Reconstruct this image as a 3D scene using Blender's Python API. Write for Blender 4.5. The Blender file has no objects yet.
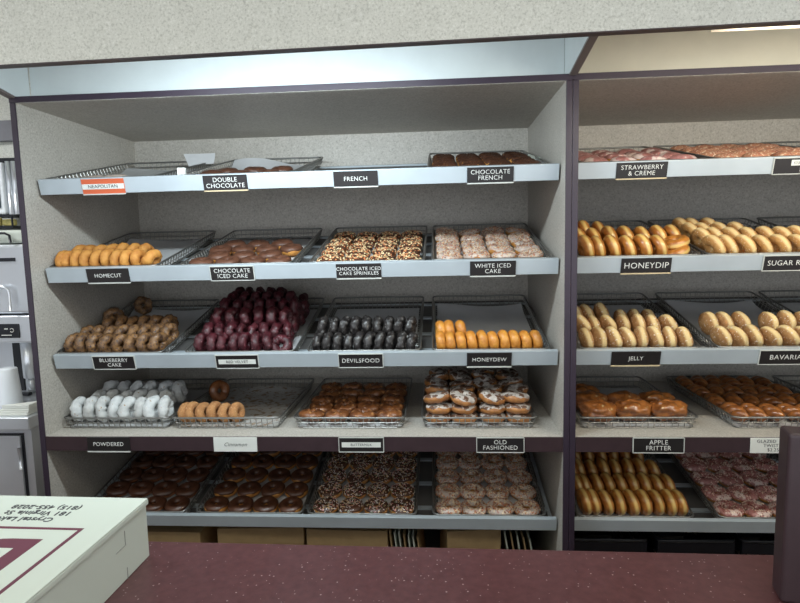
import bpy, math, random
from mathutils import Vector, Matrix
from math import sin, cos, pi, radians as R

scene = bpy.context.scene
C = scene.collection
random.seed(7)

# ---------------------------------------------------------------- camera
cam_data = bpy.data.cameras.new('camera'); cam = bpy.data.objects.new('camera', cam_data); C.objects.link(cam)
YAW, PITCH, ROLL = R(3.879), R(6.003), R(1.269)
fwd = Vector((-sin(YAW)*cos(PITCH), cos(YAW)*cos(PITCH), -sin(PITCH)))
rt = Vector((cos(YAW), sin(YAW), 0)); up = rt.cross(fwd)
rt2 = rt*cos(ROLL) - up*sin(ROLL); up2 = up*cos(ROLL) + rt*sin(ROLL)
m = Matrix((rt2, up2, -fwd)).transposed().to_4x4(); m.translation = (1.439, -1.888, 1.60)
cam.matrix_world = m
cam_data.sensor_width = 36; cam_data.lens = 564.94*36/800; cam_data.clip_start = .05
scene.camera = cam

# ---------------------------------------------------------------- world, view
world = bpy.data.worlds.new('daylight'); scene.world = world; world.use_nodes = True
bg = world.node_tree.nodes['Background']; bg.inputs[0].default_value = (.88, .94, 1.0, 1); bg.inputs[1].default_value = 1.75
scene.view_settings.view_transform = 'Standard'; scene.view_settings.look = 'None'
scene.view_settings.gamma = 1; scene.view_settings.exposure = -0.07
try: scene.view_settings.use_curve_mapping = False
except Exception: pass
scene.cycles.use_denoising = True
scene.cycles.max_bounces = 8; scene.cycles.diffuse_bounces = 5

def area(name, loc, rot, sx, sy, power, col):
    l = bpy.data.lights.new(name, 'AREA'); l.shape = 'RECTANGLE'; l.size = sx; l.size_y = sy; l.energy = power; l.color = col
    o = bpy.data.objects.new(name, l); C.objects.link(o); o.location = loc; o.rotation_euler = rot
    return o
# unseen area lights added over the customer side to brighten header and shelf fronts
for px in (-.3, 1.4, 3.1):
    area('added_ceiling_light', (px, -1.75, 2.56), (0, 0, 0), 1.2, .6, 8, (1.0, 1.0, .90))
area('added_ceiling_light', (-1.1, -.2, 2.56), (0, 0, 0), .6, .6, 22, (.95, .98, 1))  # unseen light added to brighten the steel and wall at far left

# ---------------------------------------------------------------- materials
def newmat(name):
    M = bpy.data.materials.new(name); M.use_nodes = True
    return M, M.node_tree.nodes, M.node_tree.links, M.node_tree.nodes['Principled BSDF']
def ramp(N, L, src, stops):
    r = N.new('ShaderNodeValToRGB'); L.new(src, r.inputs[0])
    e = r.color_ramp.elements
    while len(e) < len(stops): e.new(.5)
    for i, (p, c) in enumerate(stops):
        e[i].position = p; e[i].color = (*c, 1)
    return r.outputs[0]
def noise(N, L, vec, scale, detail=3, rough=.6):
    n = N.new('ShaderNodeTexNoise'); n.inputs['Scale'].default_value = scale; n.inputs['Detail'].default_value = detail
    n.inputs['Roughness'].default_value = rough; L.new(vec, n.inputs['Vector']); return n.outputs['Fac']
def coords(N, kind='Object'):
    return N.new('ShaderNodeTexCoord').outputs[kind]
def mixc(N, L, a, b, fac, mode='MIX'):
    x = N.new('ShaderNodeMix'); x.data_type = 'RGBA'; x.blend_type = mode
    for v, s in ((fac, 'Factor'), (a, 'A'), (b, 'B')):
        ins = [i for i in x.inputs if i.name == s and i.enabled]
        i = ins[0]
        if hasattr(v, 'links') or hasattr(v, 'is_linked'): L.new(v, i)
        else: i.default_value = v if s == 'Factor' else (*v, 1)
    return [o for o in x.outputs if o.enabled][0]
def bump(N, L, P, h, strength, dist):
    b = N.new('ShaderNodeBump'); b.inputs['Strength'].default_value = strength; b.inputs['Distance'].default_value = dist
    L.new(h, b.inputs['Height']); L.new(b.outputs[0], P.inputs['Normal'])
def plain(name, col, rough=.5, metal=0, var=.12, scale=12, bmp=0, bscale=40, spec=.5, coat=0):
    M, N, L, P = newmat(name); v = coords(N)
    n = noise(N, L, v, scale)
    c = ramp(N, L, n, [(.3, tuple(x*(1-var) for x in col)), (.7, tuple(min(1, x*(1+var)) for x in col))])
    L.new(c, P.inputs['Base Color'])
    P.inputs['Roughness'].default_value = rough; P.inputs['Metallic'].default_value = metal
    P.inputs['Specular IOR Level'].default_value = spec
    if coat: P.inputs['Coat Weight'].default_value = coat; P.inputs['Coat Roughness'].default_value = .15
    if bmp: bump(N, L, P, noise(N, L, v, bscale, 4), bmp, .003)
    return M
def speckled(name, col, dark, light, scale, rough, amt=.5):
    M, N, L, P = newmat(name); v = coords(N)
    a = ramp(N, L, noise(N, L, v, scale, 2, .7), [(.34, dark), (.47, col), (.56, col), (.68, light)])
    b = ramp(N, L, noise(N, L, v, scale*.12, 3), [(.3, (.93,)*3), (.7, (1, 1, 1))])
    L.new(mixc(N, L, a, b, 1.0, 'MULTIPLY'), P.inputs['Base Color']); P.inputs['Roughness'].default_value = rough
    return M
def pastry(name, col, col2, rough=.6, scale=45, bmp=.35, bscale=90, fleck=None, band=None, bandw=.006, coat=0, spots=None):
    """col and col2 mottle; fleck = crumb colour; band = the pale line round the rim of a fried ring"""
    M, N, L, P = newmat(name); v = coords(N)
    n = noise(N, L, v, scale, 4)
    c = ramp(N, L, n, [(.32, col2), (.62, col)])
    if band:
        sx = N.new('ShaderNodeSeparateXYZ'); L.new(v, sx.inputs[0])
        ab = N.new('ShaderNodeMath'); ab.operation = 'ABSOLUTE'; L.new(sx.outputs[2], ab.inputs[0])
        ad = N.new('ShaderNodeMath'); ad.operation = 'MULTIPLY_ADD'; L.new(n, ad.inputs[0]); ad.inputs[1].default_value = .006; L.new(ab.outputs[0], ad.inputs[2])
        mr = N.new('ShaderNodeMapRange'); L.new(ad.outputs[0], mr.inputs[0]); mr.inputs[1].default_value = bandw; mr.inputs[2].default_value = bandw+.006
        mr.inputs[3].default_value = 1; mr.inputs[4].default_value = 0
        c = mixc(N, L, c, band, mr.outputs[0])
    if fleck:
        f = N.new('ShaderNodeTexNoise'); f.inputs['Scale'].default_value = fleck[2]; L.new(v, f.inputs['Vector'])
        fr = ramp(N, L, f.outputs['Fac'], [(fleck[1], (0, 0, 0)), (fleck[1]+.06, (1, 1, 1))])
        c = mixc(N, L, c, fleck[0], fr)
    oi = N.new('ShaderNodeObjectInfo')
    rv = ramp(N, L, oi.outputs['Random'], [(0, (.84, .82, .80)), (1, (1, 1, 1))])
    c = mixc(N, L, c, rv, 1.0, 'MULTIPLY')
    L.new(c, P.inputs['Base Color']); P.inputs['Roughness'].default_value = rough
    if coat: P.inputs['Coat Weight'].default_value = coat; P.inputs['Coat Roughness'].default_value = .18
    bump(N, L, P, noise(N, L, v, bscale, 5), bmp, .004)
    return M

MAT = {}
MAT['laminate'] = speckled('speckled_laminate', (.50, .465, .41), (.37, .34, .295), (.60, .57, .52), 150, .45)
MAT['laminate_header'] = speckled('pale_speckled_laminate', (.66, .665, .60), (.50, .505, .45), (.76, .765, .71), 190, .5)
MAT['plum'] = plain('plum_laminate', (.036, .024, .038), .42, var=.08)
MAT['plum_brown'] = plain('plum_brown_laminate', (.045, .026, .030), .4, var=.1, scale=30)
MAT['divider_edge'] = plain('grey_brown_edging', (.16, .13, .12), .5, var=.05)
MAT['white_enamel'] = plain('white_enamel_panel', (.60, .64, .64), .45, var=.03)
MAT['warm_lit_enamel'] = plain('warm_lit_enamel_panel', (.56, .53, .44), .5, var=.03)  # white upstand enamel with the warm tube's yellow light put into its colour
MAT['shelf_metal'] = plain('pale_shelf_metal', (.46, .51, .54), .42, .25, var=.07, scale=5)
MAT['shelf_board'] = plain('dark_grey_shelf_board', (.10, .095, .09), .6, var=.08)
MAT['wire'] = plain('steel_wire', (.24, .238, .225), .35, .75, var=.1)
MAT['wire_light'] = plain('bright_steel_wire', (.30, .295, .275), .36, .65, var=.1)
MAT['steel'] = plain('brushed_stainless_steel', (.72, .75, .79), .30, .65, var=.07, scale=3)
MAT['dark'] = plain('black_plastic', (.012, .013, .018), .3)
MAT['black_plate'] = plain('black_engraving_plate', (.018, .015, .015), .4, var=.1)
MAT['letter_white'] = plain('white_lettering', (.80, .80, .76), .6, var=.02)
MAT['letter_ink'] = plain('dark_ink', (.05, .05, .055), .6, var=.02)
MAT['tag_gold'] = plain('tan_tag_edge', (.60, .48, .30), .5, var=.05)
MAT['tag_grey'] = plain('pale_tag_edge', (.55, .56, .52), .5, var=.05)
MAT['tag_orange'] = plain('orange_sign', (.62, .12, .045), .5, var=.03)
MAT['tag_white'] = plain('white_sign', (.72, .73, .68), .5, var=.03)
MAT['paper'] = plain('grey_white_parchment', (.54, .54, .54), .75, var=.07, scale=9, bmp=.4, bscale=18)
MAT['card_white'] = plain('white_boxboard', (.62, .67, .59), .55, var=.015, scale=4)
MAT['cardboard'] = plain('brown_cardboard', (.46, .32, .16), .8, var=.08, scale=20)
MAT['maroon_ink'] = plain('maroon_print', (.14, .030, .055), .6, var=.04)
MAT['ceiling'] = plain('cream_ceiling', (.70, .66, .55), .8, var=.03)
MAT['wall'] = plain('grey_wall_paint', (.45, .45, .46), .8, var=.03)
MAT['floor'] = plain('brown_floor_tile', (.16, .11, .09), .5, var=.2)
MAT['cup'] = plain('white_paper_cup', (.78, .82, .85), .5, var=.02)
MAT['towel'] = plain('white_cotton_towel', (.75, .77, .72), .9, var=.05, bmp=.5, bscale=200)
MAT['yellow'] = plain('yellow_packet', (.42, .36, .12), .6, var=.4, scale=60)
MAT['glassy'] = plain('dark_blue_glass', (.03, .06, .09), .1, var=.2, spec=.8)

# speckled maroon worktop
M, N, L, P = newmat('speckled_maroon_laminate'); v = coords(N)
base = ramp(N, L, noise(N, L, v, 60, 4), [(.3, (.080, .029, .031)), (.7, (.115, .045, .047))])
vo = N.new('ShaderNodeTexVoronoi'); vo.inputs['Scale'].default_value = 130; L.new(v, vo.inputs['Vector'])
wn = N.new('ShaderNodeSeparateColor'); L.new(vo.outputs['Color'], wn.inputs[0])
mrr = N.new('ShaderNodeMath'); mrr.operation = 'MULTIPLY'; L.new(wn.outputs[0], mrr.inputs[0]); mrr.inputs[1].default_value = .22
lt = N.new('ShaderNodeMath'); lt.operation = 'LESS_THAN'; L.new(vo.outputs['Distance'], lt.inputs[0]); L.new(mrr.outputs[0], lt.inputs[1])
gt = N.new('ShaderNodeMath'); gt.operation = 'GREATER_THAN'; L.new(wn.outputs[1], gt.inputs[0]); gt.inputs[1].default_value = .55
mu = N.new('ShaderNodeMath'); mu.operation = 'MULTIPLY'; L.new(lt.outputs[0], mu.inputs[0]); L.new(gt.outputs[0], mu.inputs[1])
L.new(mixc(N, L, base, (.36, .27, .27), mu.outputs[0]), P.inputs['Base Color']); P.inputs['Roughness'].default_value = .30
MAT['worktop'] = M

# parchment that doughnuts left crumbs and sugar on
M, N, L, P = newmat('crumb_strewn_parchment'); v = coords(N)
cr = ramp(N, L, noise(N, L, v, 38, 4), [(.5, (0, 0, 0)), (.62, (1, 1, 1))])
L.new(mixc(N, L, (.46, .44, .41), (.26, .17, .10), cr), P.inputs['Base Color']); P.inputs['Roughness'].default_value = .85
MAT['paper_crumbs'] = M

D = {}
D['tan_cake'] = pastry('golden_cake', (.62, .29, .062), (.46, .17, .030), .7, bmp=.6, scale=30)
D['honeydew'] = pastry('honey_glazed_cake', (.72, .33, .055), (.52, .18, .025), .45, coat=.2, bmp=.6)
D['blueberry'] = pastry('blueberry_cake', (.29, .150, .055), (.095, .048, .022), .5, fleck=((.05, .03, .035), .57, 150), coat=.2, bmp=.9)
D['red'] = pastry('red_velvet_cake', (.078, .009, .015), (.028, .004, .007), .5, coat=.12, bmp=1.0, fleck=((.30, .11, .13), .66, 140))
D['devil'] = pastry('glazed_devils_food_cake', (.034, .029, .028), (.010, .008, .008), .4, coat=.35, bmp=1.0, fleck=((.12, .115, .11), .60, 70))
D['cinnamon'] = pastry('cinnamon_sugar_cake', (.50, .25, .095), (.36, .155, .055), .85, fleck=((.66, .44, .25), .62, 260), bmp=.6, bscale=220)
D['powder'] = pastry('powdered_sugar', (.72, .74, .73), (.56, .58, .58), .95, fleck=((.42, .30, .18), .69, 70), bmp=.8, bscale=110)
D['raised'] = pastry('fried_yeast_dough', (.55, .22, .04), (.36, .115, .02), .35, band=(.78, .52, .17), bandw=.006, coat=.5, bmp=.15, bscale=40)
D['sugar'] = pastry('sugared_yeast_dough', (.58, .31, .095), (.46, .21, .055), .7, band=(.80, .58, .27), bandw=.007, fleck=((.76, .62, .44), .63, 190), bmp=.5, bscale=160)
D['jelly'] = pastry('sugar_dusted_filled_dough', (.54, .30, .12), (.38, .18, .06), .75, band=(.82, .62, .30), bandw=.008, fleck=((.82, .72, .60), .62, 150), bmp=.5, bscale=140)
D['choc_icing'] = pastry('chocolate_icing', (.095, .036, .018), (.058, .020, .010), .45, coat=.22, bmp=.3, bscale=40)
D['milk_choc_icing'] = pastry('milk_chocolate_icing', (.135, .055, .030), (.085, .032, .017), .5, coat=.12, bmp=.4, bscale=40)
D['dough'] = pastry('fried_dough', (.58, .27, .065), (.40, .16, .035), .45, coat=.2, bmp=.2)
D['brown_dough'] = pastry('dark_fried_dough', (.30, .11, .035), (.17, .055, .018), .35, coat=.5, bmp=.5, bscale=60)
D['butter'] = pastry('glazed_buttermilk_cake', (.26, .095, .03), (.10, .032, .012), .4, coat=.4, bmp=.9, bscale=45, fleck=((.50, .24, .09), .62, 60), scale=28)
D['oldf'] = pastry('old_fashioned_cake', (.50, .22, .06), (.26, .095, .03), .45, coat=.3, bmp=.8, bscale=50)
D['oldf_glaze'] = pastry('cracked_white_glaze', (.64, .60, .55), (.42, .37, .33), .5, coat=.3, fleck=((.13, .062, .035), .50, 48), bmp=.8, bscale=50)
D['white_icing'] = pastry('white_icing', (.60, .50, .43), (.44, .33, .27), .4, coat=.4, bmp=.1)
D['fritter'] = pastry('glazed_apple_fritter', (.42, .150, .035), (.15, .045, .014), .3, coat=.6, bmp=1.0, bscale=30, scale=26, fleck=((.78, .60, .32), .66, 32))
D['twist'] = pastry('glazed_twist_dough', (.42, .155, .038), (.17, .050, .015), .28, coat=.7, bmp=.25, bscale=40, scale=24)
D['pink_icing'] = pastry('strawberry_icing', (.58, .28, .26), (.34, .12, .10), .4, coat=.3, bmp=.5, fleck=((.80, .64, .58), .55, 34))
D['cereal_icing'] = pastry('cereal_crumb_coating', (.62, .30, .17), (.40, .13, .08), .7, bmp=1.0, bscale=120, fleck=((.82, .62, .44), .56, 120))
SPR = {
 'nutdark': [plain('crumb_cream', (.70, .55, .36)), plain('crumb_brown', (.26, .11, .06)), plain('crumb_orange', (.50, .20, .09)), plain('crumb_rose', (.42, .22, .18))],
 'pastel': [plain('sprinkle_white', (.78, .70, .66)), plain('sprinkle_pink', (.70, .30, .28)), plain('sprinkle_tan', (.72, .50, .28)), plain('sprinkle_green', (.30, .36, .22))],
 'nut': [plain('nut_cream', (.82, .66, .38)), plain('nut_brown', (.34, .15, .07)), plain('nut_orange', (.66, .25, .10)), plain('nut_olive', (.42, .36, .18))],
 'dark': [plain('sprinkle_dark_red', (.28, .07, .05)), plain('sprinkle_rose', (.58, .26, .22)), plain('sprinkle_ivory', (.82, .68, .52)), plain('sprinkle_brown', (.14, .05, .035))],
}

# ---------------------------------------------------------------- mesh helpers
class MB:
    def __init__(s): s.v = []; s.f = []; s.m = []
    def box(s, x0, x1, y0, y1, z0, z1, mi=0, M=None):
        b = len(s.v)
        for x, y, z in ((x0,y0,z0),(x1,y0,z0),(x1,y1,z0),(x0,y1,z0),(x0,y0,z1),(x1,y0,z1),(x1,y1,z1),(x0,y1,z1)):
            p = Vector((x, y, z)); s.v.append(M @ p if M else p)
        for f in ((0,3,2,1),(4,5,6,7),(0,1,5,4),(1,2,6,5),(2,3,7,6),(3,0,4,7)): s.f.append([b+i for i in f]); s.m.append(mi)
        return s
    def prism(s, pts, d, mi=0):
        """closed outline pts (3-D, planar) extruded by vector d"""
        b = len(s.v); n = len(pts); d = Vector(d)
        for p in pts: s.v.append(Vector(p))
        for p in pts: s.v.append(Vector(p)+d)
        s.f.append([b+i for i in range(n)][::-1]); s.m.append(mi); s.f.append([b+n+i for i in range(n)]); s.m.append(mi)
        for i in range(n):
            j = (i+1) % n; s.f.append([b+i, b+j, b+n+j, b+n+i]); s.m.append(mi)
        return s
    def tube(s, pts, r, seg=6, closed=False, mi=0):
        pts = [Vector(p) for p in pts]; n = len(pts); b = len(s.v)
        for i, p in enumerate(pts):
            a = pts[(i-1) % n] if (closed or i) else p; c = pts[(i+1) % n] if (closed or i < n-1) else p
            t = (c-a).normalized(); ref = Vector((0, 0, 1)) if abs(t.z) < .9 else Vector((1, 0, 0))
            u = t.cross(ref).normalized(); w = u.cross(t)
            for k in range(seg):
                q = 2*pi*k/seg; s.v.append(p + (u*cos(q) + w*sin(q))*(r[i] if isinstance(r, (list, tuple)) else r))
        for i in range(n if closed else n-1):
            j = (i+1) % n
            for k in range(seg):
                l = (k+1) % seg; s.f.append([b+i*seg+k, b+j*seg+k, b+j*seg+l, b+i*seg+l]); s.m.append(mi)
        if not closed:
            s.f.append([b+k for k in range(seg)][::-1]); s.m.append(mi); s.f.append([b+(n-1)*seg+k for k in range(seg)]); s.m.append(mi)
        return s
    def lathe(s, prof, cx=0, cy=0, seg=24, mi=0):
        b = len(s.v); n = len(prof)
        for r, z in prof:
            for k in range(seg): s.v.append(Vector((cx+r*cos(2*pi*k/seg), cy+r*sin(2*pi*k/seg), z)))
        for i in range(n-1):
            for k in range(seg):
                l = (k+1) % seg; s.f.append([b+i*seg+k, b+i*seg+l, b+(i+1)*seg+l, b+(i+1)*seg+k]); s.m.append(mi)
        s.f.append([b+k for k in range(seg)][::-1]); s.m.append(mi); s.f.append([b+(n-1)*seg+k for k in range(seg)]); s.m.append(mi)
        return s
    def mesh(s, name, mats, smooth=False):
        me = bpy.data.meshes.new(name); me.from_pydata([tuple(v) for v in s.v], [], s.f); me.update()
        for mt in (mats if isinstance(mats, (list, tuple)) else [mats]): me.materials.append(mt)
        me.polygons.foreach_set('material_index', s.m)
        if smooth: me.polygons.foreach_set('use_smooth', [True]*len(me.polygons))
        me.update(); return me
def link(name, data, parent=None, M=None):
    o = bpy.data.objects.new(name, data); C.objects.link(o)
    if parent: o.parent = parent
    if M is not None: o.matrix_local = M
    return o
def tag(o, label=None, cat=None, group=None, kind=None):
    for k, x in (('label', label), ('category', cat), ('group', group), ('kind', kind)):
        if x: o[k] = x
    return o
def bev(o, w=.002, seg=2):
    b = o.modifiers.new('bevel', 'BEVEL'); b.width = w; b.segments = seg; b.limit_method = 'ANGLE'; return o
def T(x, y, z): return Matrix.Translation((x, y, z))
def RX(a): return Matrix.Rotation(R(a), 4, 'X')
def RY(a): return Matrix.Rotation(R(a), 4, 'Y')
def RZ(a): return Matrix.Rotation(R(a), 4, 'Z')
def text_mesh(txt, size, mat, spacing=1.06, sx=1.0, line=.95, shear=0, wt=-.009):
    cu = bpy.data.curves.new('lettering', 'FONT'); cu.body = txt; cu.size = size*.95; cu.align_x = 'CENTER'; cu.align_y = 'CENTER'
    cu.extrude = .0004; cu.resolution_u = 3; cu.space_character = spacing; cu.space_line = line; cu.shear = shear; cu.offset = size*wt
    o = bpy.data.objects.new('lettering_source', cu); C.objects.link(o)
    bpy.context.view_layer.update()
    me = bpy.data.meshes.new_from_object(o.evaluated_get(bpy.context.evaluated_depsgraph_get()))
    bpy.data.objects.remove(o); bpy.data.curves.remove(cu)
    if sx != 1: me.transform(Matrix.Diagonal((sx, 1, 1, 1)))
    me.materials.clear(); me.materials.append(mat); return me

# ---------------------------------------------------------------- setting
def struct(name, mb, mat):
    return tag(link(name, mb.mesh(name, mat)), kind='structure')
struct('floor', MB().box(-2.2, 5, -5, 1.05, -.1, 0), MAT['floor'])
struct('ceiling', MB().box(-2.2, 5, -3.1, 1.05, 2.62, 2.7), MAT['ceiling'])
struct('wall_back', MB().box(-2.2, 5, .97, 1.05, 0, 2.62), MAT['laminate_header'])
struct('wall_left', MB().box(-2.3, -2.2, -3.1, 1.05, 0, 2.62), MAT['wall'])
struct('wall_right', MB().box(5, 5.1, -3.1, 1.05, 0, 2.62), MAT['wall'])
struct('trim_1', MB().box(-2.2, -.02, .93, .97, 2.16, 2.26), plain('grey_soffit', (.20, .20, .22), .7))
struct('trim_2', MB().box(-2.2, -.02, .94, .97, 2.045, 2.075), MAT['dark'])

# header over the counter
H = MB(); hx0, hx1 = -.6, 3.4
def hy(x): return -.60 - (x-.4)*.0278
pts = [(hx0, hy(hx0), 2.026), (hx1, hy(hx1), 2.026), (hx1, hy(hx1)+.022, 2.026), (hx0, hy(hx0)+.022, 2.026)]
hd = tag(link('counter_header', None), 'pale speckled laminate header hanging over the maroon counter', 'header')
H.prism(pts, (0, 0, .593)); link('header_panel', H.mesh('header_panel', MAT['laminate_header']), hd)
e = MB(); pts = [(x, y, z-.0025) for x, y, z in pts]; e.prism(pts, (0, 0, .0023)); link('edge_strip', e.mesh('edge_strip', MAT['plum_brown']), hd)

# fluorescent fixtures fixed behind the header
def fixture(x0, x1, col, power, label, z=2.095, lens=False):
    y = hy((x0+x1)/2)+.085
    t = tag(link('fluorescent_fixture', None, None, T((x0+x1)/2, y, z)), label, 'light fixture', 'fluorescent lights behind the header')
    h = (x1-x0)/2
    b = MB().box(-h, h, -.03, .055, .012, .04); bev(link('housing', b.mesh('housing', MAT['warm_lit_enamel'] if col[2] < .8 else MAT['white_enamel']), t), .004)
    em, N, L, P = newmat('lit_tube'); P.inputs['Emission Color'].default_value = (*col, 1); P.inputs['Emission Strength'].default_value = 3
    P.inputs['Base Color'].default_value = (.8, .8, .8, 1)
    for dy in (0.0,):
        tb = MB().tube([(-h+.02, dy, 0), (h-.02, dy, 0)], .0105, 12); link('tube', tb.mesh('tube', em, True), t)
    if lens:
        lm, N, L, P = newmat('lit_lens'); P.inputs['Base Color'].default_value = (.6, .5, .4, 1); P.inputs['Emission Color'].default_value = (1.0, .84, .62, 1); P.inputs['Emission Strength'].default_value = .55
        rf = MB().box(-h, h, -.03, .035, -.049, -.044); link('lens', rf.mesh('lens', lm), t)
    for sx in (-1, 1):
        c = MB().box(sx*(h-.012)-.01, sx*(h-.012)+.01, -.014, .014, -.014, .014); link('lamp_holder', c.mesh('lamp_holder', MAT['white_enamel']), t)
    return area('tube_light', ((x0+x1)/2, y+.004, z-(.053 if lens else .016)), (R(42), 0, 0), x1-x0-.06, .05, power, col)
fixture(.48, 1.42, (.80, .93, 1.0), 17, 'cool white fluorescent fixture behind header above the left case')
fixture(2.05, 3.2, (1.0, .95, .82), 14, 'warm fluorescent fixture behind header above the right case', lens=True)

# ---------------------------------------------------------------- display cases
W = 1.875; DEP = .75; TOP = 2.117
TILT = {1: 13, 2: 13, 3: 13, 5: 10}
LIP = {1: 1.847, 2: 1.533, 3: 1.217, 5: .608}
DECK = .932
def shelf_M(row, x=0):
    if row == 4: return T(x, .066, DECK+.0005)
    return T(x, .08, LIP[row]-.040) @ RX(TILT[row])
def case(X0, label, wallmat):
    t = tag(link('pastry_display_case', None, None, T(X0, 0, 0)), label, 'display case', 'built-in doughnut display cases')
    def part(n, mb, mt, p=t, kindp=None): return link(n, mb.mesh(n, mt), p)
    lam = MAT['laminate']
    for x0, x1 in ((0.002, .021), (W-.021, W-.002)):
        part('side_panel', MB().box(x0, x1, .0, DEP+.02, 0, TOP-.02), lam)
    part('back_panel', MB().box(.0212, W-.0212, DEP, DEP+.02, 0, TOP-.02), lam)
    part('top_panel', MB().box(.003, W-.003, 0, DEP+.02, TOP-.02, TOP-.002), lam)
    for x0 in (.0, W-.0205):
        bev(part('stile', MB().box(x0+.0004, x0+.0200, -.006, -.0002, 0, TOP-.0195), MAT['plum']), .0015)
    part('top_rail', MB().box(.0005, W-.0005, -.007, -.0002, TOP-.019, TOP), MAT['plum'])
    dk = part('deck', MB().box(.0214, W-.0214, 0, DEP-.001, DECK-.05, DECK), lam)
    part('deck_edge', MB().box(.0214, W-.0214, -.005, -.0003, DECK-.052, DECK-.001), MAT['plum_brown'], dk)
    part('base_deck', MB().box(.0214, W-.0214, 0.02, DEP-.001, .20, .22), lam)
    part('kick_board', MB().box(.0214, W-.0214, .04, .06, 0, .1995), MAT['plum_brown'])
    # white upstand above the case, lit by the tubes
    mt = wallmat
    part('upstand', MB().box(.03, W-.012, .065, .08, TOP-.0015, 2.615), mt)
    b = MB().prism([(0, -.004, TOP+.0005), (0, -.555, 2.203), (0, -.555, 2.615), (0, .065, 2.615), (0, .065, TOP+.0005)], (.022, 0, 0))
    dv = part('upstand_divider', b, MAT['white_enamel'])
    dv.location = (W-.011, 0, 0)
    e = MB().prism([(0, -.008, TOP+.0008), (0, -.555, 2.2025), (0, -.5565, 2.195), (0, -.009, TOP-.006)], (.024, 0, 0)); o = link('divider_edge', e.mesh('divider_edge', MAT['divider_edge']), dv); o.location = (-.001, 0, 0)
    if X0 == 0:
        dv2 = part('upstand_divider', MB().prism([(0, -.002, TOP+.0005), (0, -.555, 2.203), (0, -.555, 2.615), (0, .065, 2.615), (0, .065, TOP+.0005)], (.026, 0, 0)), MAT['white_enamel'])
        e = MB().prism([(0, -.008, TOP+.0008), (0, -.555, 2.2025), (0, -.5565, 2.195), (0, -.009, TOP-.006)], (.024, 0, 0)); link('divider_edge', e.mesh('divider_edge', MAT['divider_edge']), dv2)
    # tilted shelves: frame of rails with a tall front lip
    for row in (1, 2, 3, 5):
        L_ = .635
        mb = MB()
        for v0 in (.10, .26, .44, L_-.025): mb.box(.045, 1.84, v0, v0+.018, -.008, -.0008)
        for xx in (.034, 1.835): mb.box(xx, xx+.012, .0, L_, -.012, -.0008)
        s = link('shelf', mb.mesh('shelf', MAT['shelf_metal']), t, shelf_M(row))
        link('shelf_board', MB().box(.034, 1.848, .0, .675, -.0125, -.0085).mesh('shelf_board', MAT['shelf_board']), s)
        f = MB().box(.034, 1.848, -.018, -.0004, -.009 if row < 5 else -.001, .045)
        bev(link('shelf_lip', f.mesh('shelf_lip', MAT['shelf_metal']), s), .0012)
    return t
case(0, 'left speckled grey display case with plum trim and four bays of trays', MAT['white_enamel'])
case(W, 'right speckled grey display case with plum trim, cut off by frame', MAT['warm_lit_enamel'])

# ---------------------------------------------------------------- wire trays
TW, TL, TH = .412, .60, .044
def rrect(x0, x1, y0, y1, z, r, n=4):
    o = []
    for cx, cy, a in ((x1-r, y0+r, -90), (x1-r, y1-r, 0), (x0+r, y1-r, 90), (x0+r, y0+r, 180)):
        for k in range(n+1):
            q = R(a+90*k/n); o.append((cx+r*cos(q), cy+r*sin(q), z))
    return o
rim_me = MB().tube(rrect(.003, TW-.003, .003, TL-.003, TH-.003, .022), .0036, 7, True).mesh('rim', MAT['wire'], True)
g = MB(); ins = .014
g.tube(rrect(ins, TW-ins, ins, TL-ins, .0028, .02), .0016, 4, True)
g.tube(rrect(.007, TW-.007, .007, TL-.007, TH*.5, .022), .0016, 4, True)
k = ins+.02
while k < TW-ins-.01:
    g.tube([(k, .004, TH-.004), (k, ins, .0014), (k, TL-ins, .0014), (k, TL-.004, TH-.004)], .0017, 4); k += .0205
k = ins+.02
while k < TL-ins-.01:
    g.tube([(.004, k, TH-.004), (ins, k, .0022), (TW-ins, k, .0022), (TW-.004, k, TH-.004)], [.0028, .0018, .0018, .0028], 4); k += .0235
grid_me = g.mesh('wire_basket', MAT['wire_light'])
def liner_mesh(seed, curl=0, amp=.0014, mat='paper', w=TW-.044, l=TL-.075):
    rnd = random.Random(seed); nx, ny = 22, 30; mb = MB(); ph = [rnd.uniform(0, 6.28) for _ in range(8)]
    def h(u, v):
        x, y = u*w, v*l
        e = min(u, 1-u)*w; e2 = min(v, 1-v)*l
        up = 0
        q = abs(sin(11*x+ph[0]+5*y)*sin(9*y+ph[1]) + .5*sin(23*x-17*y+ph[2]))*amp*min(1, v*2+.15)
        c = 0
        if curl and v > .8: c = ((v-.8)/.2)**2*curl*1.6*(.6+.4*sin(5*u+ph[3]))
        return .0045 + up + q + c
    for j in range(ny+1):
        for i in range(nx+1):
            u, v = i/nx, j/ny; mb.v.append(Vector((u*w, v*l, h(u, v))))
    for j in range(ny):
        for i in range(nx):
            a = j*(nx+1)+i; mb.f.append([a, a+1, a+nx+2, a+nx+1]); mb.m.append(0)
    me = mb.mesh('parchment_liner', MAT[mat], True); return me
LIN = [liner_mesh(i, c) for i, c in enumerate((0, .012, .03))]
LINC = liner_mesh(9, .01, mat='paper_crumbs')
SHELFNAME = {1: 'top', 2: 'second', 3: 'third', 4: 'fourth', 5: 'bottom'}
def tray(row, X, skew, what, bay, liner=0):
    Mt = shelf_M(row, 0) @ T(X, .003, .0012) @ RZ(skew)
    t = tag(link('wire_tray', None, None, Mt), f'grey wire tray {what} on the {SHELFNAME[row]} shelf, {bay} case', 'wire tray', 'wire trays on the display shelves')
    link('rim', rim_me, t); link('wire_basket', grid_me, t)
    if liner is not None:
        me = LINC if liner == 'c' else LIN[liner]
        o = link('parchment_liner', me, None, Mt @ T(.022, .018, 0))
        tag(o, f'{"crumbed" if liner=="c" else "grey"} paper liner in tray {what}, {SHELFNAME[row]} shelf, {bay} case', 'paper liner', 'paper liners in the trays')
    return Mt

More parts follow.
